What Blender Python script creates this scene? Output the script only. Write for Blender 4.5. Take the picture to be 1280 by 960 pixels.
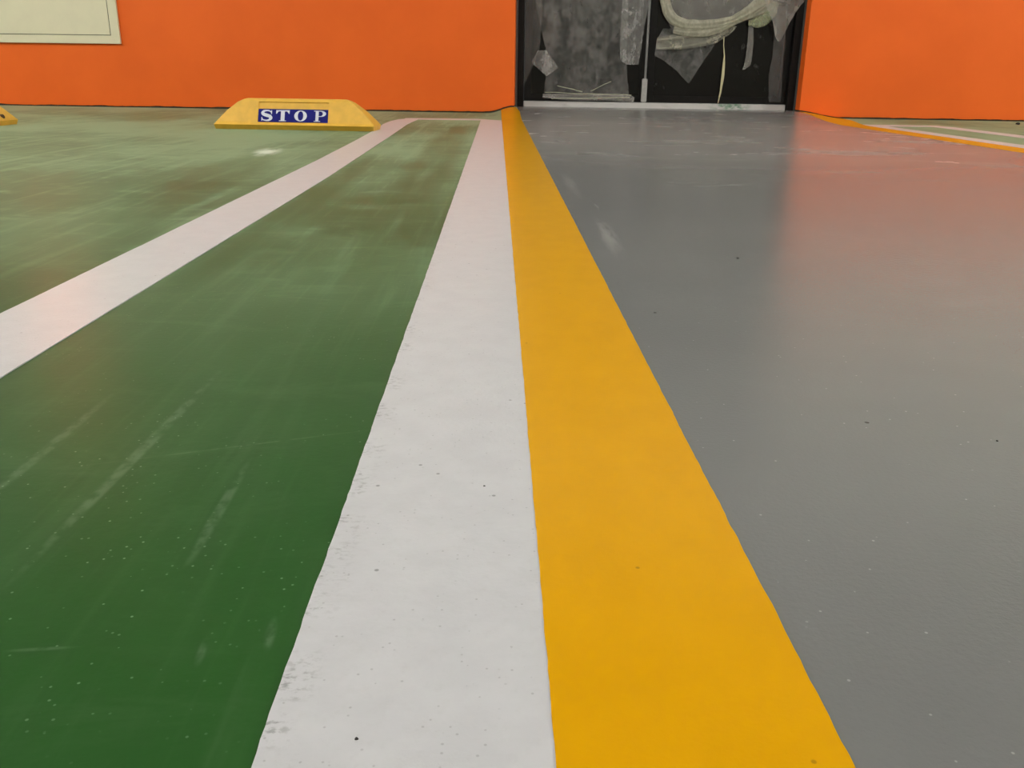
import bpy, bmesh, math, random
from mathutils import Vector, Matrix, noise

for o in list(bpy.data.objects): bpy.data.objects.remove(o)
S = bpy.context.scene
COL = S.collection

# ------------------------------------------------------------------ camera
cam_d = bpy.data.cameras.new('camera'); cam = bpy.data.objects.new('camera', cam_d); COL.objects.link(cam)
RI = Vector((0.99979562, -0.01530187, 0.01321281)); DN = Vector((0.00741039, -0.33069039, -0.94371021)); FW = Vector((0.01880988, 0.94361524, -0.33050941))
m = Matrix.Identity(4)
for i in range(3):
    m[i][0] = RI[i]; m[i][1] = -DN[i]; m[i][2] = -FW[i]
m[2][3] = 0.27
cam.matrix_world = m
cam_d.sensor_fit = 'HORIZONTAL'; cam_d.sensor_width = 36.0; cam_d.lens = 36.0 * 1110 / 1280
cam_d.clip_start = 0.02; cam_d.clip_end = 100
S.camera = cam

# ------------------------------------------------------------------ world, exposure
W = bpy.data.worlds.new('world'); S.world = W; W.use_nodes = True
W.node_tree.nodes['Background'].inputs[0].default_value = (1.0, 0.97, 0.92, 1)
W.node_tree.nodes['Background'].inputs[1].default_value = 0.05
S.view_settings.view_transform = 'Standard'; S.view_settings.look = 'None'
S.view_settings.exposure = 0.0; S.view_settings.gamma = 1.0; S.view_settings.use_curve_mapping = False

# ceiling batten lamps with bare tubes: (x, y, angle, strength); the lamps themselves are built further down
LAMP_WARM = (1.0, 0.97, 0.95)
LAMPS = [(-4.9, 2.7, 90, 2.3), (6.1, 2.7, 90, 2.3), (-0.6, 1.3, 0, 0.5), (2.2, 1.3, 0, 0.5), (-7.2, 4.6, 0, 1.0), (8.0, 4.4, 0, 1.0),
         (-2.6, -1.8, 0, 0.6), (3.6, -1.8, 0, 0.6)]
LAMP_GAIN = 412.0
CEIL = 3.6

# ------------------------------------------------------------------ helpers
def new_mesh(name, verts, faces, mats=(), parent=None, smooth=False, fmat=None):
    me = bpy.data.meshes.new(name); me.from_pydata([tuple(v) for v in verts], [], faces); me.update()
    for q in mats: me.materials.append(q)
    if fmat:
        for p, i in zip(me.polygons, fmat): p.material_index = i
    if smooth:
        for p in me.polygons: p.use_smooth = True
    o = bpy.data.objects.new(name, me); COL.objects.link(o)
    if parent is not None: o.parent = parent
    return o
def from_bm(name, bm, mat, parent=None, smooth=False):
    bmesh.ops.recalc_face_normals(bm, faces=bm.faces)
    me = bpy.data.meshes.new(name); bm.to_mesh(me); bm.free()
    if mat: me.materials.append(mat)
    if smooth:
        for p in me.polygons: p.use_smooth = True
    o = bpy.data.objects.new(name, me); COL.objects.link(o)
    if parent is not None: o.parent = parent
    return o
def bm_box(bm, x0, x1, y0, y1, z0, z1):
    v = [bm.verts.new(p) for p in ((x0,y0,z0),(x1,y0,z0),(x1,y1,z0),(x0,y1,z0),(x0,y0,z1),(x1,y0,z1),(x1,y1,z1),(x0,y1,z1))]
    for f in ((0,3,2,1),(4,5,6,7),(0,1,5,4),(1,2,6,5),(2,3,7,6),(3,0,4,7)): bm.faces.new([v[i] for i in f])
def box(name, x0, x1, y0, y1, z0, z1, mat, parent=None, bevel=0.0):
    bm = bmesh.new(); bm_box(bm, x0, x1, y0, y1, z0, z1)
    if bevel: bmesh.ops.bevel(bm, geom=bm.edges[:], offset=bevel, segments=2, affect='EDGES')
    return from_bm(name, bm, mat, parent)
def empty(name, loc=(0,0,0), rz=0.0):
    o = bpy.data.objects.new(name, None); o.empty_display_size = 0.1; COL.objects.link(o)
    o.location = loc; o.rotation_euler = (0,0,rz); return o
def tag(o, label=None, cat=None, group=None, kind=None):
    if label: o['label'] = label
    if cat: o['category'] = cat
    if group: o['group'] = group
    if kind: o['kind'] = kind
    return o
def smooth01(t):
    t = max(0.0, min(1.0, t)); return t*t*(3-2*t)
def lerp_table(tab, t):
    if t <= tab[0][0]: return tab[0][1]
    for (a, va), (b, vb) in zip(tab, tab[1:]):
        if t <= b: return va + (vb-va)*(t-a)/(b-a)
    return tab[-1][1]

# ------------------------------------------------------------------ material helpers
class NT:
    def __init__(self, name):
        self.m = bpy.data.materials.new(name); self.m.use_nodes = True
        self.t = self.m.node_tree; self.b = self.t.nodes['Principled BSDF']; self.out = self.t.nodes['Material Output']
        self.co = None
    def n(self, typ, **kw):
        q = self.t.nodes.new(typ)
        for k, v in kw.items(): setattr(q, k, v)
        return q
    def put(self, sock, val):
        if hasattr(val, 'is_output') or isinstance(val, bpy.types.NodeSocket): self.t.links.new(val, sock)
        elif isinstance(val, (tuple, list)) and len(val) == 3 and sock.type == 'RGBA': sock.default_value = (*val, 1)
        else: sock.default_value = val
    def coord(self):
        if self.co is None: self.co = self.n('ShaderNodeTexCoord').outputs['Object']
        return self.co
    def mapped(self, scale=(1,1,1), loc=(0,0,0), rz=0.0):
        q = self.n('ShaderNodeMapping'); q.inputs['Scale'].default_value = scale; q.inputs['Location'].default_value = loc
        q.inputs['Rotation'].default_value = (0,0,rz); self.t.links.new(self.coord(), q.inputs['Vector']); return q.outputs[0]
    def noise(self, scale=(1,1,1), detail=4.0, rough=0.55, loc=(0,0,0), rz=0.0, dist=0.0):
        q = self.n('ShaderNodeTexNoise'); q.inputs['Scale'].default_value = 1.0; q.inputs['Detail'].default_value = detail
        q.inputs['Roughness'].default_value = rough; q.inputs['Distortion'].default_value = dist
        self.t.links.new(self.mapped(scale, loc, rz), q.inputs['Vector']); return q.outputs['Fac']
    def voro(self, scale, loc=(0,0,0)):
        q = self.n('ShaderNodeTexVoronoi'); q.inputs['Scale'].default_value = 1.0
        self.t.links.new(self.mapped(scale, loc), q.inputs['Vector']); return q.outputs['Distance'], q.outputs['Color']
    def ramp(self, v, lo, hi, a=0.0, b=1.0):
        q = self.n('ShaderNodeMapRange', interpolation_type='SMOOTHSTEP'); self.put(q.inputs['Value'], v)
        q.inputs['From Min'].default_value = lo; q.inputs['From Max'].default_value = hi
        q.inputs['To Min'].default_value = a; q.inputs['To Max'].default_value = b; return q.outputs[0]
    def math(self, op, a, b=0.0, clamp=False):
        q = self.n('ShaderNodeMath', operation=op, use_clamp=clamp); self.put(q.inputs[0], a); self.put(q.inputs[1], b); return q.outputs[0]
    def mix(self, f, a, b):
        q = self.n('ShaderNodeMix', data_type='RGBA'); self.put(q.inputs[0], f); self.put(q.inputs[6], a); self.put(q.inputs[7], b); return q.outputs[2]
    def patch(self, x, y, rx, ry, rz=0.0, soft=0.6):
        # soft-edged elliptical smear lying on the floor at (x, y)
        q = self.n('ShaderNodeMapping', vector_type='TEXTURE'); q.inputs['Location'].default_value = (x, y, 0)
        q.inputs['Rotation'].default_value = (0,0,rz); q.inputs['Scale'].default_value = (rx, ry, 1000.0)
        self.t.links.new(self.coord(), q.inputs['Vector'])
        l = self.n('ShaderNodeVectorMath', operation='LENGTH'); self.t.links.new(q.outputs[0], l.inputs[0])
        return self.ramp(l.outputs['Value'], 1.0, 1.0-soft)
    def addall(self, items):
        r = items[0]
        for i in items[1:]: r = self.math('ADD', r, i, True)
        return r
    def bump(self, h, strength, dist=0.002):
        q = self.n('ShaderNodeBump'); q.inputs['Strength'].default_value = strength; q.inputs['Distance'].default_value = dist
        self.put(q.inputs['Height'], h); self.t.links.new(q.outputs[0], self.b.inputs['Normal'])
    def set(self, **kw):
        for k, v in kw.items(): self.put(self.b.inputs[k.replace('_', ' ')], v)
        return self.m

def simple(name, col, rough=0.5, var=0.06, scale=30.0, **kw):
    q = NT(name); f = q.ramp(q.noise((scale,)*3, 4), 0.3, 0.7)
    c = q.mix(f, tuple(max(0, v*(1-var)) for v in col), tuple(min(1, v*(1+var)) for v in col))
    q.set(Base_Color=c, Roughness=rough, **kw); return q.m

# green epoxy floor: dusty, streaked along the bays
def green_mat():
    q = NT('green_epoxy')
    streak = q.ramp(q.noise((22, 1.3, 1), 5, 0.6, dist=0.15), 0.50, 0.70)
    fine = q.ramp(q.noise((85, 4, 1), 4, 0.6, loc=(3.1,0,0)), 0.52, 0.75)
    cloud = q.ramp(q.noise((1.3, 0.8, 1), 6, 0.62, loc=(7,2,0)), 0.36, 0.66)
    swirl = q.ramp(q.noise((6, 14, 1), 7, 0.66, loc=(1,5,0), dist=0.8), 0.50, 0.72)
    clean = q.addall([q.patch(-0.76, 2.55, 0.13, 0.62, 0.05, 0.5), q.patch(-0.20, 3.4, 0.10, 2.2, 0.0, 0.5), q.patch(-0.41, 2.0, 0.05, 1.5, 0.0, 0.6)])
    d = q.math('ADD', q.math('MULTIPLY', streak, 0.24), q.math('MULTIPLY', fine, 0.18))
    d = q.math('ADD', d, q.math('MULTIPLY', cloud, 0.42))
    d = q.math('ADD', d, q.math('MULTIPLY', swirl, 0.26), True)
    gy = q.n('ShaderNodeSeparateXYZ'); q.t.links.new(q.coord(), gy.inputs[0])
    d = q.math('MULTIPLY', d, q.ramp(gy.outputs[1], 0.30, 2.2, 0.26, 1.5))      # dust mix held low near the viewer, raised towards the wall
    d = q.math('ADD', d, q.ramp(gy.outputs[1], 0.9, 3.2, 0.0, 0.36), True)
    d = q.math('MULTIPLY', d, q.math('SUBTRACT', 1.0, q.math('MULTIPLY', clean, 0.42)), True)
    lines = q.addall([q.patch(-0.264, 0.62, 0.006, 0.22, -0.02, 0.5), q.patch(-0.178, 0.52, 0.005, 0.09, 0.02, 0.6), q.patch(-0.335, 0.62, 0.006, 0.14, 0, 0.6),
                      q.patch(-0.222, 0.372, 0.022, 0.0022, 0.1, 0.8), q.patch(-0.113, 0.385, 0.0035, 0.018, 0.1, 0.7), q.patch(-0.143, 0.37, 0.003, 0.014, 0.1, 0.7),
                      q.patch(-0.19, 0.625, 0.14, 0.0015, 0.35, 0.8)])
    lines = q.math('MULTIPLY', lines, q.ramp(q.noise((90, 60, 1), 3), 0.35, 0.6))
    spot = q.math('MULTIPLY', q.patch(-0.80, 3.2, 0.06, 0.22, 0.1, 0.9), q.ramp(q.noise((25, 8, 1), 3), 0.3, 0.55))
    vd, vc = q.voro((260, 260, 1)); sep = q.n('ShaderNodeSeparateColor'); q.t.links.new(vc, sep.inputs[0])
    speck = q.math('MULTIPLY', q.ramp(vd, 0.26, 0.12), q.ramp(sep.outputs[0], 0.84, 0.99))
    speck = q.math('MULTIPLY', speck, q.ramp(q.noise((6, 6, 1), 2), 0.42, 0.6))
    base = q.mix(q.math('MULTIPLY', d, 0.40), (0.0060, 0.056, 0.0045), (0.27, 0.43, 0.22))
    base = q.mix(q.math('MULTIPLY', lines, 0.11), base, (0.4, 0.48, 0.36))
    base = q.mix(q.math('MULTIPLY', spot, 0.85), base, (0.75, 0.78, 0.68))
    base = q.mix(q.math('MULTIPLY', speck, 0.35), base, (0.45, 0.55, 0.45))
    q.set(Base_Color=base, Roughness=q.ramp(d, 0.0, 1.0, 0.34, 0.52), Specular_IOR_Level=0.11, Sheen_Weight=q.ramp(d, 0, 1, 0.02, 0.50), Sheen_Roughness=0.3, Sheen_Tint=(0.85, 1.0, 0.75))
    q.bump(q.noise((140, 140, 1), 3), 0.10, 0.001)
    return q.m
def grey_mat():
    q = NT('grey_epoxy')
    scuff = q.ramp(q.noise((2.4, 3.6, 1), 3, 0.55, dist=0.9), 0.42, 0.82)
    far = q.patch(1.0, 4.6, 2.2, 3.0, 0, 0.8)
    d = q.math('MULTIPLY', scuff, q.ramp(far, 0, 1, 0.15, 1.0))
    sm = q.addall([q.math('MULTIPLY', q.patch(0.197, 1.57, 0.022, 0.26, -0.02, 1.0), q.ramp(q.noise((60, 9, 1), 3), 0.3, 0.6)), q.patch(0.216, 1.93, 0.003, 0.05, 0.05, 0.7), q.math('MULTIPLY', q.patch(0.19, 2.35, 0.025, 0.4, 0, 1.0), 0.5),
                   q.math('MULTIPLY', q.patch(0.52, 3.15, 0.2, 0.10, -0.05, 1.0), q.ramp(q.noise((9, 22, 1), 4), 0.45, 0.65)), q.math('MULTIPLY', q.patch(0.55, 2.35, 0.2, 0.16, 0, 1.0), q.ramp(q.noise((11, 18, 1), 4, loc=(2,0,0)), 0.45, 0.65))])
    vd, vc = q.voro((26, 26, 1)); sep = q.n('ShaderNodeSeparateColor'); q.t.links.new(vc, sep.inputs[0])
    dark = q.math('MULTIPLY', q.ramp(vd, 0.07, 0.04), q.ramp(sep.outputs[0], 0.86, 0.88))
    vd2, vc2 = q.voro((210, 210, 1), (4,4,0)); sep2 = q.n('ShaderNodeSeparateColor'); q.t.links.new(vc2, sep2.inputs[0])
    lite = q.math('MULTIPLY', q.ramp(vd2, 0.22, 0.12), q.ramp(sep2.outputs[1], 0.965, 0.975))
    base = q.mix(q.ramp(q.noise((2, 2, 1), 4), 0.3, 0.7), (0.150, 0.152, 0.148), (0.165, 0.167, 0.162))
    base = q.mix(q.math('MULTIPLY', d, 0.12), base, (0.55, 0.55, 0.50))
    base = q.mix(q.math('MULTIPLY', sm, 0.17), base, (0.60, 0.60, 0.54))
    base = q.mix(q.math('MULTIPLY', lite, 0.22), base, (0.7, 0.7, 0.68))
    base = q.mix(q.math('MULTIPLY', dark, 0.8), base, (0.02, 0.018, 0.015))
    r = q.math('ADD', q.ramp(d, 0, 1, 0.22, 0.36), q.math('MULTIPLY', sm, 0.03))
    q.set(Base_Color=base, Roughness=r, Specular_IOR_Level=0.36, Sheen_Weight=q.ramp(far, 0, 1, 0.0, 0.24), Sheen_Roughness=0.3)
    q.bump(q.noise((260, 260, 1), 3, 0.6), 0.30, 0.001)
    return q.m
def white_mat():
    q = NT('white_line_paint')
    vd, vc = q.voro((75, 75, 1)); sep = q.n('ShaderNodeSeparateColor'); q.t.links.new(vc, sep.inputs[0])
    pit = q.math('MULTIPLY', q.ramp(vd, 0.13, 0.07), q.ramp(sep.outputs[0], 0.86, 0.90))
    vd2, vc2 = q.voro((330, 330, 1), (2,9,0)); sep2 = q.n('ShaderNodeSeparateColor'); q.t.links.new(vc2, sep2.inputs[0])
    tiny = q.math('MULTIPLY', q.ramp(vd2, 0.30, 0.15), q.ramp(sep2.outputs[0], 0.90, 0.93))
    gx = q.n('ShaderNodeSeparateXYZ'); q.t.links.new(q.coord(), gx.inputs[0])
    edge = q.math('MULTIPLY', q.ramp(gx.outputs[0], -0.076, -0.097), q.ramp(q.noise((160, 260, 1), 4, 0.65), 0.48, 0.66))
    edge = q.math('MULTIPLY', edge, q.ramp(q.noise((20, 28, 1), 3), 0.42, 0.62))
    edge = q.math('MULTIPLY', edge, q.ramp(gx.outputs[0], -0.20, -0.15))
    base = q.mix(q.ramp(q.noise((28, 28, 1), 4), 0.3, 0.7), (0.525, 0.525, 0.538), (0.560, 0.560, 0.572))
    base = q.mix(q.math('MULTIPLY', q.ramp(q.noise((110, 110, 1), 4, 0.7), 0.5, 0.75), 0.22), base, (0.44, 0.44, 0.435))
    base = q.mix(q.math('MULTIPLY', pit, 0.65), base, (0.10, 0.10, 0.095))
    base = q.mix(q.math('MULTIPLY', tiny, 0.35), base, (0.15, 0.15, 0.145))
    base = q.mix(q.math('MULTIPLY', edge, 0.6), base, (0.14, 0.14, 0.13))
    q.set(Base_Color=base, Roughness=0.30, Specular_IOR_Level=0.40, Sheen_Weight=0.18, Sheen_Roughness=0.3)
    q.bump(q.noise((260, 260, 1), 3, 0.6), 0.26, 0.001)
    return q.m
def yellow_mat():
    q = NT('yellow_line_paint')
    vd, vc = q.voro((60, 60, 1)); sep = q.n('ShaderNodeSeparateColor'); q.t.links.new(vc, sep.inputs[0])
    pit = q.math('MULTIPLY', q.ramp(vd, 0.10, 0.05), q.ramp(sep.outputs[0], 0.88, 0.92))
    base = q.mix(q.ramp(q.noise((22, 14, 1), 4), 0.3, 0.7), (0.635, 0.310, 0.0003), (0.665, 0.328, 0.0006))
    base = q.mix(q.math('MULTIPLY', pit, 0.5), base, (0.16, 0.08, 0.01))
    q.set(Base_Color=base, Roughness=0.25, Specular_IOR_Level=0.14)
    q.bump(q.noise((200, 200, 1), 3, 0.6), 0.14, 0.001)
    return q.m
def orange_mat():
    q = NT('orange_wall_paint')
    base = q.mix(q.ramp(q.noise((2.5, 2.5, 2.5), 4), 0.3, 0.7), (0.88, 0.138, 0.0100), (0.93, 0.150, 0.0120))
    q.set(Base_Color=base, Roughness=0.55, Specular_IOR_Level=0.3)
    q.bump(q.math('ADD', q.noise((90, 90, 90), 3), q.noise((9, 9, 9), 2)), 0.12, 0.003)
    return q.m

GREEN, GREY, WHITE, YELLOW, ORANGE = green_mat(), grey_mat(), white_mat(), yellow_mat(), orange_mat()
CREAM = simple('cream_wall_paint', (0.74, 0.72, 0.64), 0.6, 0.03, 4)
CONC = simple('ceiling_paint', (0.55, 0.55, 0.53), 0.8, 0.05, 3)
DARKBASE = simple('dark_base_strip', (0.035, 0.03, 0.02), 0.8, 0.3, 40)
PANEL = simple('cream_cabinet_paint', (0.80, 0.74, 0.535), 0.4, 0.02, 8)
PANELGAP = simple('cabinet_gap', (0.10, 0.09, 0.055), 0.7, 0.1, 8)
FRAME = simple('black_door_metal', (0.008, 0.007, 0.006), 0.45, 0.2, 20, Specular_IOR_Level=0.15)
FRAMEGREY = simple('grey_frame_edge', (0.085, 0.09, 0.085), 0.45, 0.1, 20)
def glass_mat():
    q = NT('dark_door_glass')
    sm = q.math('MULTIPLY', q.ramp(q.noise((22, 22, 16), 4, 0.6), 0.60, 0.78), q.ramp(q.noise((5, 5, 4), 2, loc=(1.7,0,0.4)), 0.48, 0.62))
    q.set(Base_Color=q.mix(q.math('MULTIPLY', sm, 0.30), (0.005, 0.0045, 0.004), (0.30, 0.29, 0.27)), Roughness=0.15, Specular_IOR_Level=0.25); return q.m
GLASS = glass_mat()
ROD = simple('grey_metal_rod', (0.20, 0.195, 0.185), 0.45, 0.1, 30)
BOLT = simple('light_metal_bolt', (0.42, 0.41, 0.39), 0.4, 0.08, 60)
STOPY = simple('yellow_rubber', (0.80, 0.45, 0.052), 0.48, 0.06, 25)
NAVY = simple('navy_sticker', (0.008, 0.009, 0.155), 0.5, 0.1, 60, Specular_IOR_Level=0.12)
LETTER = simple('white_letter', (0.72, 0.74, 0.80), 0.4, 0.03, 60)
HOLE = simple('dark_bolt_hole', (0.06, 0.025, 0.006), 0.7, 0.1, 60)
LAMPBODY = simple('white_lamp_body', (0.7, 0.7, 0.7), 0.4, 0.02, 10)
def sill_mat():
    q = NT('pale_metal_sill')
    sp = q.addall([q.math('MULTIPLY', q.patch(1.66, 0, 0.18, 5.0, 0, 0.8), q.ramp(q.noise((18, 1, 40), 4, 0.6), 0.42, 0.62))])
    grime = q.ramp(q.noise((7, 1, 30), 4), 0.52, 0.75)
    b = q.mix(q.math('MULTIPLY', grime, 0.35), (0.62, 0.60, 0.575), (0.28, 0.27, 0.25))
    b = q.mix(q.math('MULTIPLY', sp, 0.85), b, (0.05, 0.19, 0.08))
    q.set(Base_Color=b, Roughness=0.5); return q.m
SILL = sill_mat()
def film_mat(name, col, lo, hi, wr=0.5, scale=14.0):
    q = NT(name)
    f1 = q.noise((scale*0.7, scale*0.7, scale*0.45), 5, 0.62, dist=0.7)
    f2 = q.noise((scale*3.2, scale*3.2, scale*2.0), 4, 0.6, loc=(2,3,1))
    cr = q.math('ADD', q.math('MULTIPLY', f1, 0.7), q.math('MULTIPLY', f2, 0.3))
    a = q.ramp(cr, 0.36, 0.70, lo, hi)
    q.set(Base_Color=col, Roughness=0.28, Specular_IOR_Level=0.45, Alpha=a)
    q.bump(cr, wr, 0.01); return q.m
FILM = film_mat('clear_plastic_film', (0.62, 0.60, 0.57), 0.08, 0.30)
FILM2 = film_mat('creased_plastic_film', (0.66, 0.64, 0.61), 0.16, 0.46, 0.7, 22)
FILMTHIN = film_mat('thin_plastic_film', (0.62, 0.60, 0.58), 0.10, 0.19, 0.4, 10)
CREAMF = film_mat('milky_plastic_film', (0.50, 0.48, 0.36), 0.42, 0.72, 0.9, 24)
CREAMF2 = film_mat('thin_milky_film', (0.48, 0.46, 0.36), 0.26, 0.50, 0.9, 24)
MILK2 = film_mat('pale_plastic_film', (0.62, 0.59, 0.54), 0.26, 0.44, 0.6, 12)
GREENF = film_mat('greenish_plastic_film', (0.42, 0.45, 0.28), 0.35, 0.55, 0.6, 16)
RIB = simple('cream_tape', (0.56, 0.50, 0.30), 0.5, 0.08, 40)
STRAW = simple('straw_cord', (0.42, 0.42, 0.30), 0.5, 0.2, 60)

# ------------------------------------------------------------------ wall frame: the far wall runs slightly askew to the bay lines
ANG = -math.atan(0.065)
WO = Vector((0, 6.58, 0)); UX = Vector((math.cos(ANG), math.sin(ANG), 0)); NY = Vector((-math.sin(ANG), math.cos(ANG), 0))
def wall_uv(x, y):
    q = Vector((x, y, 0)) - WO; return q.dot(UX), -q.dot(NY)      # u along the wall, d in front of it
OP0, OP1, OPH = 0.118, 2.110, 2.42     # door opening
STEP = 0.042                           # the floor ramps up this much to the door
def fz(x, y):
    u, d = wall_uv(x, y)
    s = smooth01((1.0 - d)/1.0)
    t = smooth01((u + 0.07)/0.188) * (1 - smooth01((u - 2.10)/0.30))
    return STEP*s*t

# ------------------------------------------------------------------ floor and its painted markings
def frange(a, b, st):
    n = max(1, int(math.ceil((b-a)/st))); return [a + (b-a)*i/n for i in range(n)]
X0, X1, Y0, Y1 = -8.5, 8.5, -6.0, 7.3
xs = frange(X0, -0.2, 0.7) + frange(-0.2, 0.3, 0.025) + frange(0.3, 2.0, 0.25) + frange(2.0, 2.6, 0.03) + frange(2.6, X1, 0.7) + [X1]
ys = frange(Y0, 5.2, 0.6) + frange(5.2, 6.8, 0.05) + [6.8, Y1]
V = [(x, y, fz(x, y)) for y in ys for x in xs]; nx = len(xs)
F = [(j*nx+i, j*nx+i+1, (j+1)*nx+i+1, (j+1)*nx+i) for j in range(len(ys)-1) for i in range(nx-1)]
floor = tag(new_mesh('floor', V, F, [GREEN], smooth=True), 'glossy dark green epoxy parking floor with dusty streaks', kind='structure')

def ysteps(a, b):
    r = []; y = a
    while y < b:
        r.append(y); y += 0.25 if y < 0.2 else (0.008 if y < 0.7 else (0.014 if y < 1.4 else (0.03 if y < 2.6 else 0.05)))
    return r + [b]
def band(name, yl, xl, xr, eps, mat, jl=0.0, jr=0.0, seed=0, cols=3, label=None):
    """painted stripe running along y: xl(y), xr(y) edges with a slightly ragged outline"""
    V, F = [], []; nc = cols+1
    for y in yl:
        a, b = xl(y), xr(y)
        a += jl*(noise.noise((y*45, seed, 0.3)) + 0.8*noise.noise((y*190, seed, 4.3)))
        b += jr*(noise.noise((y*45, seed, 7.7)) + 0.8*noise.noise((y*190, seed, 9.3)))
        V.append((a, y, fz(a, y) - 0.001))
        for k in range(nc):
            x = a + (b-a)*k/cols; V.append((x, y, fz(x, y) + eps))
        V.append((b, y, fz(b, y) - 0.001))
    w = nc+2
    for j in range(len(yl)-1):
        for i in range(w-1): F.append((j*w+i, j*w+i+1, (j+1)*w+i+1, (j+1)*w+i))
    for j in (0, len(yl)-1):
        F.append(tuple(j*w+i for i in range(w)) if j else tuple(j*w+i for i in reversed(range(w))))
    o = new_mesh(name, V, F, [mat], floor)
    if label: o['label'] = label
    return o
def wall_y(x, off=0.0):      # y of the wall face (off behind it) at x
    return 6.58 - 0.065*x + off
const = lambda v: (lambda y: v)
band('grey_walkway', ysteps(-4.5, 6.76), const(0.140), const(2.13), 0.0010, GREY, cols=24, label='grey walkway leading to the door')
band('white_line', ysteps(-1.2, 5.55), const(-0.0985), const(0.030), 0.0014, WHITE, 0.0006, 0, 3, label='wide white line beside the yellow line')
yl_r = lambda y: 0.1495 if y < 6.1 else 0.1495 - 0.02*smooth01((y-6.1)/0.45)
band('yellow_line', ysteps(-4.5, wall_y(0.08, -0.004)), const(0.0262), yl_r, 0.0020, YELLOW, 0.0004, 0.0006, 5, cols=6, label='wide yellow line edging the grey walkway')
T = [(0, -0.570), (2.9, -0.570), (3.8, -0.580), (4.5, -0.594), (5.0, -0.615), (5.3, -0.612), (5.55, -0.585), (5.64, -0.53)]
B = [(0, -0.453), (2.4, -0.452), (3.8, -0.468), (5.0, -0.486), (5.3, -0.480), (5.64, -0.47)]
band('white_line', ysteps(-1.2, 5.64), lambda y: lerp_table(T, y), lambda y: lerp_table(B, y), 0.0012, WHITE, 0.0006, 0.0004, 11, label='white line slanting away from the lower left')
def cross(name, x0, x1, yb, yt, mat, label):
    n = 40; V, F = [], []
    for i in range(n+1):
        x = x0 + (x1-x0)*i/n
        for y, e in ((yb(x), -0.001), (yb(x), 0.0013), (yt(x), 0.0013), (yt(x), -0.001)): V.append((x, y, fz(x, y)+e))
    for i in range(n):
        for k in range(3): F.append((i*4+k, (i+1)*4+k, (i+1)*4+k+1, i*4+k+1))
    o = new_mesh(name, V, F, [mat], floor); o['label'] = label; return o
cross('white_line', -0.56, 0.028, lambda x: 5.53 - 0.05*max(0, x+0.1)/0.12*0.6, lambda x: 5.70 - 1.2*max(0, x+0.12)**1.0 if x > -0.12 else 5.70 - 0.25*max(0, -x-0.47), WHITE, 'short white line closing the bay near the wall')
# the bay lines on the far side of the walkway
def ry0(y): return 2.062 - 0.0*y if y < 5.6 else 2.062 + 0.030*smooth01((y-5.7)/0.75)
def ry1(y): return 2.198 if y < 5.3 else 2.198 + 0.20*smooth01((y-5.35)/1.1)
band('yellow_line', ysteps(-4.5, wall_y(2.2, -0.006)), ry0, ry1, 0.0018, YELLOW, 0.001, 0.001, 21, cols=6, label='thin far yellow line at the right of the walkway')
band('white_line', ysteps(-1.2, 5.55), const(2.194), const(2.312), 0.0012, WHITE, 0, 0.0006, 23, label='white line along the right yellow line')
band('white_line', ysteps(-1.2, 5.60), const(2.588), lambda y: 2.706 if y < 5.4 else 2.706 - 0.05*smooth01((y-5.4)/0.2), 0.0012, WHITE, 0, 0, 25, label='outermost white line at the right')
cross('white_line', 2.22, 2.68, lambda x: 5.44, lambda x: 5.60, WHITE, 'short white line closing the right bay')
band('white_line', ysteps(-1.2, 5.70), const(-3.32), const(-3.20), 0.0012, WHITE, 0, 0, 27, label='white bay line beyond the left wheel stop')

# ------------------------------------------------------------------ walls and ceiling
WALL = empty('wall_back', WO, ANG); tag(WALL, 'far wall, orange below and cream above', kind='structure')
UL, UR = -8.6, 8.6
PT = 1.05       # top of the orange paint
def wall_sheet(name, u0, u1, z0, z1, mat, ragged=False, th=0.28):
    n = int((u1-u0)/0.025) if ragged else 1
    V, F = [], []
    for i in range(n+1):
        u = u0 + (u1-u0)*i/n
        z = z0
        if ragged:
            z = 0.010 + fz(*(WO + UX*u).xy) + 0.0042*(noise.noise((u*6, 1.3, 0)) + 0.7*noise.noise((u*23, 4.3, 0)) + 0.5*noise.noise((u*70, 8.3, 0)))
            z = max(z, 0.001)
        V += [(u, 0, z), (u, 0, z1), (u, th, z1), (u, th, z)]
    for i in range(n):
        a, b = i*4, i*4+4
        F += [(a, b, b+1, a+1), (a+1, b+1, b+2, a+2), (a+2, b+2, b+3, a+3), (a+3, b+3, b, a)]
    F += [(0, 1, 2, 3), (n*4+3, n*4+2, n*4+1, n*4)]
    return new_mesh(name, V, F, [mat], WALL)
wall_sheet('orange_paint_band', UL, OP0, 0, PT, ORANGE, True)
wall_sheet('orange_paint_band', OP1, UR, 0, PT, ORANGE, True)
wall_sheet('cream_upper_wall', UL, OP0, PT, CEIL, CREAM)
wall_sheet('cream_upper_wall', OP1, UR, PT, CEIL, CREAM)
wall_sheet('cream_lintel', OP0, OP1, OPH, CEIL, CREAM)
for i, (a, b) in enumerate(((UL, OP0-0.004), (OP1+0.004, UR))):
    o = box('baseboard_back', a, b, 6.58*0+0.006, 0.27, -0.02, 0.05, DARKBASE); o.location = WO; o.rotation_euler = (0, 0, ANG)
    tag(o, ['dark gap strip under the orange wall left of the door', 'dark gap strip under the orange wall right of the door'][i], kind='structure')
tag(box('ceiling', X0-0.1, X1+0.1, Y0, 7.4, CEIL, CEIL+0.1, CONC), 'plain grey garage ceiling', kind='structure')
tag(box('wall_left', X0-0.1, X0, Y0, 7.4, -0.02, CEIL, CREAM), 'plain cream wall on the left', kind='structure')
tag(box('wall_right', X1, X1+0.1, Y0, 7.4, -0.02, CEIL, CREAM), 'plain cream wall on the right', kind='structure')
tag(box('wall_front', X0, X1, Y0-0.1, Y0, -0.02, CEIL, CREAM), 'plain cream wall behind the viewer', kind='structure')

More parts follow.
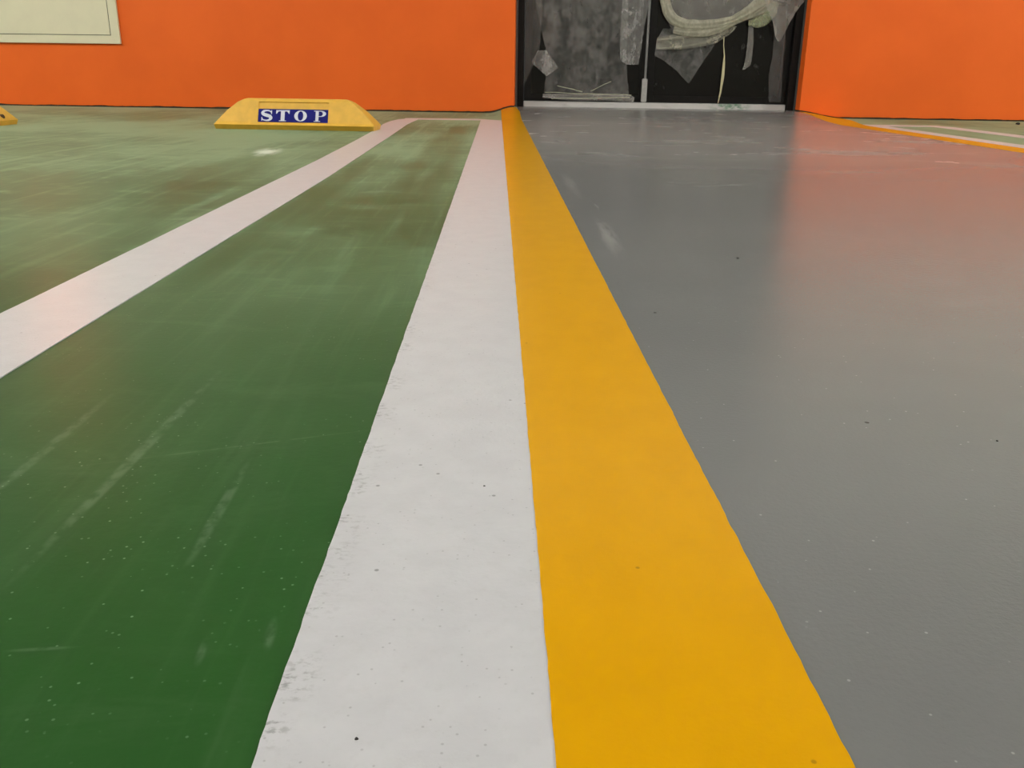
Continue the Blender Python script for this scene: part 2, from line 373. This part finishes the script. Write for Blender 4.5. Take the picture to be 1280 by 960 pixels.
# ------------------------------------------------------------------ double door
DOOR = tag(empty('door_1', WO, ANG), 'black double door wrapped in torn plastic film', kind='structure')
ZS = STEP + 0.038       # top of the sill
DO = 0.20               # depth of the door plane behind the wall face
def dbox(name, u0, u1, d0, d1, z0, z1, mat, parent=None, bevel=0.0): return box(name, u0, u1, d0, d1, z0, z1, mat, parent or DOOR, bevel)
fr = dbox('door_frame', OP0+0.014, 0.176, 0.155, 0.265, STEP-0.004, OPH-0.002, FRAME)
fr = dbox('door_frame', 2.056, OP1-0.006, 0.155, 0.265, STEP-0.004, OPH-0.002, FRAME)
dbox('door_frame', 0.176, 2.056, 0.155, 0.265, OPH-0.06, OPH-0.002, FRAME)
dbox('frame_edge', OP0+0.001, OP0+0.013, 0.13, 0.262, STEP-0.004, OPH-0.003, FRAMEGREY)['label'] = 'thin grey edge of the door frame'
dbox('frame_edge', OP1-0.0055, OP1-0.001, 0.115, 0.262, STEP-0.004, OPH-0.003, FRAMEGREY)['label'] = 'thin grey edge of the door frame'
dbox('door_sill', 0.178, 2.052, 0.175, 0.262, STEP-0.012, ZS, SILL, bevel=0.002)['label'] = 'pale metal sill with green paint spots'
def leaf(u0, u1, sl, sr):
    a = dbox('door_leaf', u0, u1, 0.222, 0.252, ZS+0.004, OPH-0.064, FRAME)
    p = box('glass_pane', u0+sl, u1-sr, 0.214, 0.2225, ZS+0.05, OPH-0.14, GLASS, a)
    box('stile', u0, u0+sl, 0.205, 0.2225, ZS+0.004, OPH-0.064, FRAME, a, 0.002); box('stile', u1-sr, u1, 0.205, 0.2225, ZS+0.004, OPH-0.064, FRAME, a, 0.002)
    box('rail', u0+sl, u1-sr, 0.206, 0.2225, ZS+0.004, ZS+0.05, FRAME, a, 0.002); box('rail', u0+sl, u1-sr, 0.206, 0.2225, OPH-0.14, OPH-0.064, FRAME, a, 0.002)
    return a
la = leaf(0.180, 1.056, 0.05, 0.05); rb = leaf(1.060, 2.052, 0.05, 0.05)
dbox('bolt_rod', 1.0385, 1.0545, 0.193, 0.204, 0.245, 2.1, ROD, la, 0.003)['label'] = 'thin grey vertical bolt rod'
dbox('bolt_housing', 1.0240, 1.0635, 0.183, 0.2045, ZS+0.003, 0.245, BOLT, la, 0.005)['label'] = 'light metal bolt housing at the foot'

# ------------------------------------------------------------------ plastic film hanging on the door (own things, in door coordinates)
def hang(o, parent):
    if parent is None: o.location = WO; o.rotation_euler = (0, 0, ANG)
    else: o.parent = parent
    return o
def film(name, rows, off, mat, amp=0.010, nu=22, step=0.012, seed=0.0, scale=9.0, edge=0.006, parent=None):
    """rows: (z, u_left, u_right) from the bottom up; wrinkled sheet a little in front of the door leaf"""
    V, F = [], []; zs = []
    z = rows[0][0]
    while z < rows[-1][0]:
        zs.append(z); z += step if z < 0.85 else step*5
    zs.append(rows[-1][0])
    tl = [(r[0], r[1]) for r in rows]; tr = [(r[0], r[2]) for r in rows]
    for z in zs:
        a, b = lerp_table(tl, z), lerp_table(tr, z)
        a += edge*noise.noise((z*28, seed, 1)); b += edge*noise.noise((z*28, seed, 5))
        for k in range(nu+1):
            u = a + (b-a)*k/nu
            w = noise.noise((u*scale, seed, z*scale*0.6)) + 0.5*noise.noise((u*scale*2.7, seed, z*scale*1.9)) + 0.25*noise.noise((u*scale*6, seed, z*scale*5))
            V.append((u, off + amp*max(-1.0, min(1.0, w)), z))
    w = nu+1
    for j in range(len(zs)-1):
        for i in range(nu): F.append((j*w+i, j*w+i+1, (j+1)*w+i+1, (j+1)*w+i))
    return hang(new_mesh(name, V, F, [mat], smooth=True), parent)
def drape(name, path, off, mat, amp=0.012, pleats=4, seed=0.0, nv=20, parent=None):
    """bunched sheet following a path of (u, z, half width) with lengthwise pleats"""
    pts = []
    for (a, b) in zip(path, path[1:]):
        for i in range(10): t = i/10; pts.append([a[k] + (b[k]-a[k])*t for k in range(3)])
    pts.append(list(path[-1]))
    for _ in range(6):
        pts = [pts[0]] + [[(pts[i-1][k] + 2*pts[i][k] + pts[i+1][k])/4 for k in range(3)] for i in range(1, len(pts)-1)] + [pts[-1]]
    V, F = [], []
    for i, (u, z, h) in enumerate(pts):
        p, q = pts[max(0, i-1)], pts[min(len(pts)-1, i+1)]
        t = Vector((q[0]-p[0], q[1]-p[1])).normalized(); nrm = Vector((-t.y, t.x))
        s = i/len(pts)
        for k in range(nv):
            a = 2*math.pi*k/nv
            c = math.cos(a)*h*(1 + 0.10*noise.noise((s*9, seed, a)))
            rad = 0.40*min(h, 0.045) + amp*0.6*math.sin(a*pleats + 3*s + seed) + amp*0.5*noise.noise((math.cos(a)*2.5, s*6, seed))
            V.append((u + nrm.x*c, off + min(0.02, -math.sin(a)*rad), z + nrm.y*c))
    for i in range(len(pts)-1):
        for k in range(nv): F.append((i*nv+k, i*nv+(k+1) % nv, (i+1)*nv+(k+1) % nv, (i+1)*nv+k))
    F += [tuple(reversed(range(nv))), tuple((len(pts)-1)*nv+k for k in range(nv))]
    return hang(new_mesh(name, V, F, [mat], smooth=True), parent)
G = 'torn plastic wrapping on the double door'
LS = tag(empty('plastic_sheet', WO, ANG), 'large hazy plastic sheet covering most of the left door leaf', 'plastic sheet', G)
film('film', [(0.10,0.318,0.955),(0.15,0.325,0.934),(0.25,0.333,0.918),(0.34,0.333,0.912),(0.43,0.329,0.905),(0.58,0.291,0.900),(0.75,0.250,0.900),(2.1,0.24,0.93)], 0.190, FILM, 0.010, 30, seed=1.0, parent=LS)
drape('bunched_hem', [(0.315,0.118,0.012),(0.45,0.112,0.020),(0.62,0.110,0.022),(0.80,0.114,0.022),(0.93,0.110,0.026),(0.972,0.098,0.018)], 0.172, MILK2, 0.007, 5, 2.0, parent=LS)['label'] = 'crumpled plastic bunched along the bottom'
for i, (a, b) in enumerate((((0.33,0.142),(0.95,0.132)), ((0.38,0.100),(0.94,0.116)), ((0.42,0.19),(0.60,0.150)), ((0.66,0.155),(0.80,0.225)))):
    bm = bmesh.new(); n = 14; ring = []
    for j in range(n+1):
        t = j/n; u = a[0]+(b[0]-a[0])*t; z = a[1]+(b[1]-a[1])*t + 0.005*noise.noise((t*4, i*3.1, 0))
        ring.append([bm.verts.new((u, 0.142 + 0.003*math.cos(q), z + 0.003*math.sin(q))) for q in (0.5, 2.1, 3.7, 5.2)])
    for p, q in zip(ring, ring[1:]):
        for k in range(4): bm.faces.new((p[k], p[(k+1) % 4], q[(k+1) % 4], q[k]))
    bm.faces.new(ring[0][::-1]); bm.faces.new(ring[-1])
    from_bm('cord', bm, STRAW, LS, True)['label'] = 'thin pale cord'
tag(film('plastic_strip', [(0.196,0.178,0.183),(0.279,0.179,0.222),(0.36,0.180,0.262),(0.43,0.180,0.285),(0.58,0.179,0.296),(0.755,0.175,0.300),(2.0,0.176,0.30)], 0.172, FILMTHIN, 0.005, 8, seed=5.0), 'narrow dim plastic strip beside the left door frame', 'plastic strip', G)
tag(film('plastic_flap', [(0.253,0.337,0.341),(0.308,0.272,0.424),(0.343,0.230,0.400),(0.400,0.262,0.352),(0.424,0.277,0.335)], 0.152, FILM2, 0.006, 14, 0.006, seed=8.0, edge=0.002), 'small kite shaped plastic flap near the left frame', 'plastic flap', G)
tag(film('plastic_strip', [(0.337,0.905,0.988),(0.360,0.868,0.992),(0.383,0.859,0.996),(0.449,0.853,1.003),(0.617,0.852,1.019),(0.700,0.853,1.036),(0.762,0.855,1.036),(2.0,0.86,1.036)], 0.164, FILM2, 0.010, 12, seed=11.0, edge=0.003), 'pale creased plastic strip hanging left of the bolt rod', 'plastic strip', G)
RS = tag(empty('plastic_sheet', WO, ANG), 'milky plastic sheet gathered in a swag across the right door leaf', 'plastic sheet', G)
film('film', [(0.560,1.22,1.54),(0.640,1.17,1.62),(0.763,1.12,1.78),(2.1,1.10,1.9)], 0.196, MILK2, 0.010, 26, seed=14.0, scale=12, parent=RS)
for k, (pa, of, sd, pl) in enumerate((
    ([(1.150,1.05,0.030),(1.140,0.85,0.032),(1.148,0.76,0.034),(1.170,0.69,0.036),(1.215,0.635,0.036),(1.29,0.606,0.034),(1.40,0.602,0.034),(1.52,0.612,0.032),(1.62,0.636,0.026),(1.72,0.690,0.034),(1.82,0.760,0.046),(2.0,0.92,0.05)], 0.160, 3.0, 7),
    ([(1.22,0.570,0.022),(1.32,0.556,0.032),(1.44,0.560,0.036),(1.54,0.585,0.034),(1.63,0.625,0.022),(1.72,0.665,0.024),(1.80,0.700,0.040),(1.87,0.750,0.045)], 0.166, 7.0, 7))):
    drape('swag_fold', pa, of, CREAMF, 0.003, pl, sd, 44, parent=RS)['label'] = 'thick milky fold'
film('fanned_fold', [(0.440,1.108,1.24),(0.452,1.108,1.36),(0.470,1.108,1.46),(0.490,1.110,1.53),(0.520,1.112,1.575),(0.540,1.22,1.61),(0.570,1.36,1.64),(0.60,1.50,1.66)], 0.172, CREAMF2, 0.007, 26, 0.005, seed=33.0, scale=16, edge=0.003, parent=RS)['label'] = 'milky fan of folds'
drape('thin_fold', [(1.110,0.500,0.008),(1.244,0.516,0.010),(1.382,0.540,0.012),(1.492,0.570,0.012),(1.62,0.615,0.010)], 0.164, CREAMF2, 0.002, 3, 9.0, parent=RS)['label'] = 'thin milky fold'
drape('thin_fold', [(1.112,0.446,0.006),(1.278,0.456,0.008),(1.444,0.488,0.009),(1.525,0.520,0.010),(1.60,0.570,0.010)], 0.164, CREAMF2, 0.002, 3, 9.0, parent=RS)['label'] = 'thin milky fold'
film('hanging_flap', [(0.218,1.350,1.362),(0.303,1.262,1.410),(0.366,1.170,1.450),(0.400,1.100,1.472),(0.440,1.105,1.497),(0.500,1.110,1.53),(0.58,1.15,1.58)], 0.190, FILM, 0.008, 18, seed=17.0, edge=0.003, parent=RS)['label'] = 'dim flap hanging to a point'
drape('knot', [(1.735,0.622,0.016),(1.79,0.622,0.034),(1.84,0.640,0.040),(1.885,0.69,0.036),(1.90,0.76,0.030)], 0.166, GREENF, 0.003, 7, 12.0, parent=RS)['label'] = 'greenish knot'
film('corner_film', [(0.500,1.945,1.958),(0.538,1.920,1.975),(0.628,1.895,2.012),(0.70,1.85,2.050),(0.772,1.820,2.100),(0.9,1.80,2.10),(2.0,1.8,2.10)], 0.138, MILK2, 0.008, 18, seed=20.0, scale=12, edge=0.004, parent=RS)['label'] = 'pale film tapering to a point by the frame'
film('dangling_strip', [(0.314,1.724,1.738),(0.342,1.734,1.778),(0.406,1.740,1.785),(0.500,1.742,1.784),(0.584,1.741,1.774),(0.62,1.74,1.775)], 0.176, MILK2, 0.006, 6, seed=23.0, edge=0.003, parent=RS)['label'] = 'short pale strip below the knot'
tag(film('plastic_strip', [(0.098,1.938,2.020),(0.150,1.930,2.018),(0.275,1.916,2.012),(0.407,1.930,2.008),(0.513,1.925,2.006),(0.67,1.93,2.00)], 0.192, FILMTHIN, 0.006, 10, seed=26.0, edge=0.004), 'long dim plastic strip reaching the sill beside the right frame', 'plastic strip', G)
o = film('tape_ribbon', [(0.083,1.572,1.577),(0.161,1.579,1.592),(0.270,1.582,1.603),(0.360,1.584,1.600),(0.403,1.587,1.595),(0.47,1.577,1.583),(0.53,1.574,1.580)], 0.180, RIB, 0.002, 4, seed=29.0, edge=0.001)
tag(o, 'cream tape ribbon hanging from the swag to the sill', 'ribbon')

# ------------------------------------------------------------------ wall cabinet (cream panel at upper left)
cab = tag(empty('wall_cabinet', WO + UX*(-3.30) + Vector((0, 0, 0.427)), ANG), 'cream flat wall cabinet on the orange wall at upper left', 'cabinet')
HW, HH = 0.64, 1.12
box('cabinet_body', -HW, HW, -0.020, -0.0005, 0, HH, PANEL, cab, 0.002)
box('door_gap', -HW+0.0605, HW-0.0605, -0.0206, -0.0196, 0.0545, HH-0.0545, PANELGAP, cab)
box('cabinet_door', -HW+0.064, HW-0.064, -0.0235, -0.0200, 0.0585, HH-0.0585, PANEL, cab, 0.001)

# ------------------------------------------------------------------ wheel stops
SEC = [(0.010, 0.0), (0.0, 0.022), (0.004, 0.0245), (0.0125, 0.0335), (0.0130, 0.0350), (0.036, 0.084), (0.0525, 0.1235), (0.0535, 0.1255), (0.058, 0.1335), (0.066, 0.1385), (0.078, 0.140),
       (0.092, 0.140), (0.104, 0.1385), (0.112, 0.1335), (0.1165, 0.1255), (0.1175, 0.1235), (0.134, 0.084), (0.157, 0.0350), (0.1575, 0.0335), (0.166, 0.0245), (0.170, 0.022), (0.160, 0.0)]
HL = [(0, 0.381), (0.022, 0.385), (0.0245, 0.383), (0.05, 0.366), (0.088, 0.325), (0.122, 0.281), (0.1325, 0.259), (0.1385, 0.243), (0.140, 0.236)]
RX0, RX1 = -0.176, 0.162
def stop_body(parent):
    bm = bmesh.new(); n = len(SEC); grid = []
    for (y, z) in SEC:
        h = lerp_table(HL, z); row = []
        for x in (-h, -0.21, RX0-0.0005, RX0+0.0005, -0.08, 0.0, 0.08, RX1-0.0005, RX1+0.0005, 0.20, h):
            xx = max(-h, min(h, x))
            inside = RX0 < x < RX1 and 0.034 < z < 0.1245 and y < 0.08
            row.append(bm.verts.new((xx, y + (0.004 if inside else 0), z - (0.0015 if inside else 0))))
        grid.append(row)
    m = len(grid[0])
    for a, b in zip(grid, grid[1:]):
        for i in range(m-1): bm.faces.new((a[i], a[i+1], b[i+1], b[i]))
    for e in (0, m-1):
        for i in range(n//2 - 1): bm.faces.new((grid[i][e], grid[i+1][e], grid[n-2-i][e], grid[n-1-i][e]))
        bm.faces.new((grid[n//2-1][e], grid[n//2][e], grid[n//2+1][e], grid[n//2-2][e])) if False else None
    bm.faces.new([grid[0][i] for i in range(m)] + [grid[n-1][i] for i in reversed(range(m))])
    bmesh.ops.remove_doubles(bm, verts=bm.verts, dist=1e-5)
    return from_bm('stop_body', bm, STOPY, parent)

def poly_mesh(name, outlines, th, mat, parent):
    """flat letter from quads [(p, p, p, p)...] in x,z with a little thickness towards -y"""
    bm = bmesh.new()
    for q in outlines:
        a = [bm.verts.new((p[0], 0, p[1])) for p in q]; b = [bm.verts.new((p[0], -th, p[1])) for p in q]
        bm.faces.new(a); bm.faces.new(b[::-1])
        for i in range(len(q)): bm.faces.new((a[i], b[i], b[(i+1) % len(q)], a[(i+1) % len(q)]))
    return from_bm(name, bm, mat, parent)
def stroke(pts):    # pts: (x, z, half width) -> quads
    L, R = [], []
    for i, (x, z, h) in enumerate(pts):
        p, q = pts[max(0, i-1)], pts[min(len(pts)-1, i+1)]
        t = Vector((q[0]-p[0], q[1]-p[1])).normalized(); L.append((x - t.y*h, z + t.x*h)); R.append((x + t.y*h, z - t.x*h))
    return [(L[i], L[i+1], R[i+1], R[i]) for i in range(len(pts)-1)]
def rect(x0, x1, z0, z1): return (x0, z0), (x1, z0), (x1, z1), (x0, z1)
def letter_shapes():
    S_ = []
    ctl = [(0.86,0.74),(0.74,0.90),(0.50,0.955),(0.27,0.90),(0.185,0.745),(0.27,0.61),(0.50,0.52),(0.73,0.42),(0.81,0.265),(0.72,0.11),(0.50,0.045),(0.25,0.10),(0.12,0.28)]
    wid = [0.03,0.05,0.06,0.09,0.125,0.14,0.15,0.14,0.125,0.09,0.06,0.05,0.03]
    pts = []
    for i in range(len(ctl)-1):
        p0, p1, p2, p3 = ctl[max(0,i-1)], ctl[i], ctl[i+1], ctl[min(len(ctl)-1,i+2)]
        for k in range(4):
            t = k/4; f = lambda a,b,c,d: 0.5*(2*b + (c-a)*t + (2*a-5*b+4*c-d)*t*t + (3*b-a-3*c+d)*t**3)
            pts.append((f(p0[0],p1[0],p2[0],p3[0]), f(p0[1],p1[1],p2[1],p3[1]), wid[i]+(wid[i+1]-wid[i])*t))
    pts.append((*ctl[-1], wid[-1]))
    S_ = stroke(pts) + [rect(0.82,0.88,0.64,0.98), rect(0.10,0.16,0.02,0.36)]
    T_ = [rect(0.375,0.625,0.04,0.96), rect(0.27,0.73,0,0.06), rect(0.06,0.94,0.90,1.0), ((0.06,0.90),(0.06,0.68),(0.11,0.68),(0.22,0.90)), ((0.94,0.90),(0.78,0.90),(0.89,0.68),(0.94,0.68))]
    O_ = []
    for k in range(32):
        a, b = 2*math.pi*k/32, 2*math.pi*(k+1)/32
        O_.append(((0.5+0.46*math.cos(a), 0.5+0.5*math.sin(a)), (0.5+0.46*math.cos(b), 0.5+0.5*math.sin(b)), (0.5+0.20*math.cos(b), 0.5+0.43*math.sin(b)), (0.5+0.20*math.cos(a), 0.5+0.43*math.sin(a))))
    P_ = [rect(0.17,0.39,0.04,0.96), rect(0.05,0.52,0,0.06), rect(0.05,0.39,0.94,1.0)]
    for k in range(14):
        a, b = -math.pi/2+math.pi*k/14, -math.pi/2+math.pi*(k+1)/14
        P_.append(((0.55+0.38*math.cos(a), 0.725+0.275*math.sin(a)), (0.55+0.38*math.cos(b), 0.725+0.275*math.sin(b)), (0.52+0.17*math.cos(b), 0.725+0.215*math.sin(b)), (0.52+0.17*math.cos(a), 0.725+0.215*math.sin(a))))
    P_ += [rect(0.39,0.56,0.94,1.0), rect(0.39,0.56,0.45,0.51)]
    return S_, T_, O_, P_
SHAPES = letter_shapes()
def wheel_stop(loc, rz, label, hole):
    st = tag(empty('wheel_stop', loc, rz), label, 'wheel stop', 'yellow wheel stops in front of the wall')
    stop_body(st)
    # sticker lies in the recess of the sloping front face
    tilt = math.atan2(0.0525-0.013, 0.1235-0.0350)
    sk = box('sticker', RX0+0.001, RX1-0.001, -0.0009, 0.0, 0.0, 0.0640, NAVY, st); sk.location = (0, 0.013+0.004-0.0013, 0.0345); sk.rotation_euler = (-tilt, 0, 0)
    w = 0.0615
    for k, (x, wd) in enumerate(((-0.166, 0.064), (-0.094, 0.074), (-0.004, 0.066), (0.090, 0.066))):
        h = 0.053
        q = poly_mesh('letter', [tuple((x + p[0]*wd, 0.0052 + p[1]*h) for p in s) for s in SHAPES[k]], 0.0006, LETTER, sk)
        q.location = (0, -0.0009, 0)
    if hole:
        bm = bmesh.new(); bmesh.ops.create_cone(bm, cap_ends=True, segments=16, radius1=0.014, radius2=0.010, depth=0.01)
        q = from_bm('bolt_hole', bm, HOLE, st); q.location = (0.3725, 0.06, 0.040); q.rotation_euler = (0, math.radians(66), 0); q['label'] = 'dark bolt hole'
    return st
wheel_stop((-0.966, 4.395, 0.0), -0.073, 'yellow wheel stop reading STOP, whole, beside the slanting white line', False)
wheel_stop((-2.752, 4.44, 0.0), -0.02, 'yellow wheel stop cut off by the left picture edge', True)

# ------------------------------------------------------------------ grit lying on the floor
GRIT = simple('dark_grit', (0.02, 0.018, 0.015), 0.8, 0.3, 200)
random.seed(4)
for i, (x, y, r, lab) in enumerate(((0.396, 0.640, 0.0009, 'tiny dark grain on the grey walkway near the right edge'), (0.377, 1.369, 0.0022, 'dark crumb on the grey walkway beyond the pale smear'),
                          (-0.007, 0.554, 0.0008, 'tiny dark grain on the middle of the white line'), (-0.058, 0.308, 0.0009, 'dark grain on the white line at the bottom'),
                          (3.33, 5.86, 0.013, 'small dark lump on the floor by the right wall'))):
    bm = bmesh.new(); bmesh.ops.create_icosphere(bm, subdivisions=2, radius=r)
    for v in bm.verts: v.co *= 1 + 0.35*noise.noise(v.co*(1.2/r) + Vector((i*3, 0, 0))); 
    for v in bm.verts: v.co.z *= 0.6
    o = from_bm('debris_crumb', bm, GRIT, None, True); o.location = (x, y, r*0.5 + 0.001); tag(o, lab, 'debris', 'crumbs on the floor')

# ------------------------------------------------------------------ lamps
def emit(name, col, st):
    q = NT(name); q.set(Base_Color=(0.8, 0.8, 0.8), Emission_Color=col, Emission_Strength=st); return q.m
TUBES = {}
WHERE = ['along the left bay', 'along the right bay', 'across the yellow line', 'across the walkway', 'in the far left corner', 'in the far right corner', 'behind the viewer at the left', 'behind the viewer at the right']
for i, (x, y, a, wt) in enumerate(LAMPS):
    t = tag(empty('batten_light', (x, y, CEIL), math.radians(a)), 'white batten ceiling light with a bare tube, ' + WHERE[i], 'ceiling light', 'ceiling batten lights')
    box('lamp_body', -0.62, 0.62, -0.04, 0.04, -0.055, -0.001, LAMPBODY, t, 0.004)
    for e in (-0.61, 0.60): box('tube_holder', e, e+0.012, -0.015, 0.015, -0.105, -0.054, LAMPBODY, t)
    if wt not in TUBES: TUBES[wt] = emit('lit_tube_%d' % len(TUBES), LAMP_WARM, wt*LAMP_GAIN)
    bm = bmesh.new(); bmesh.ops.create_cone(bm, cap_ends=True, segments=8, radius1=0.018, radius2=0.018, depth=1.19)
    tb = from_bm('tube', bm, TUBES[wt], t, True); tb.rotation_euler = (0, math.radians(90), 0); tb.location = (0, 0, -0.088)
# red signal lamp on the wall above the cabinet, seen only mirrored in the floor
sg = tag(empty('signal_lamp', WO + UX*(-3.36) + Vector((0, 0, 1.95)), ANG), 'small red signal lamp on the wall above the cabinet', 'signal lamp')
box('lamp_housing', -0.09, 0.09, -0.04, -0.001, -0.16, 0.16, LAMPBODY, sg, 0.006)
box('lamp_lens', -0.08, 0.08, -0.055, -0.041, -0.15, 0.15, emit('lit_red_lens', (1.0, 0.22, 0.09), 30.0), sg, 0.005)
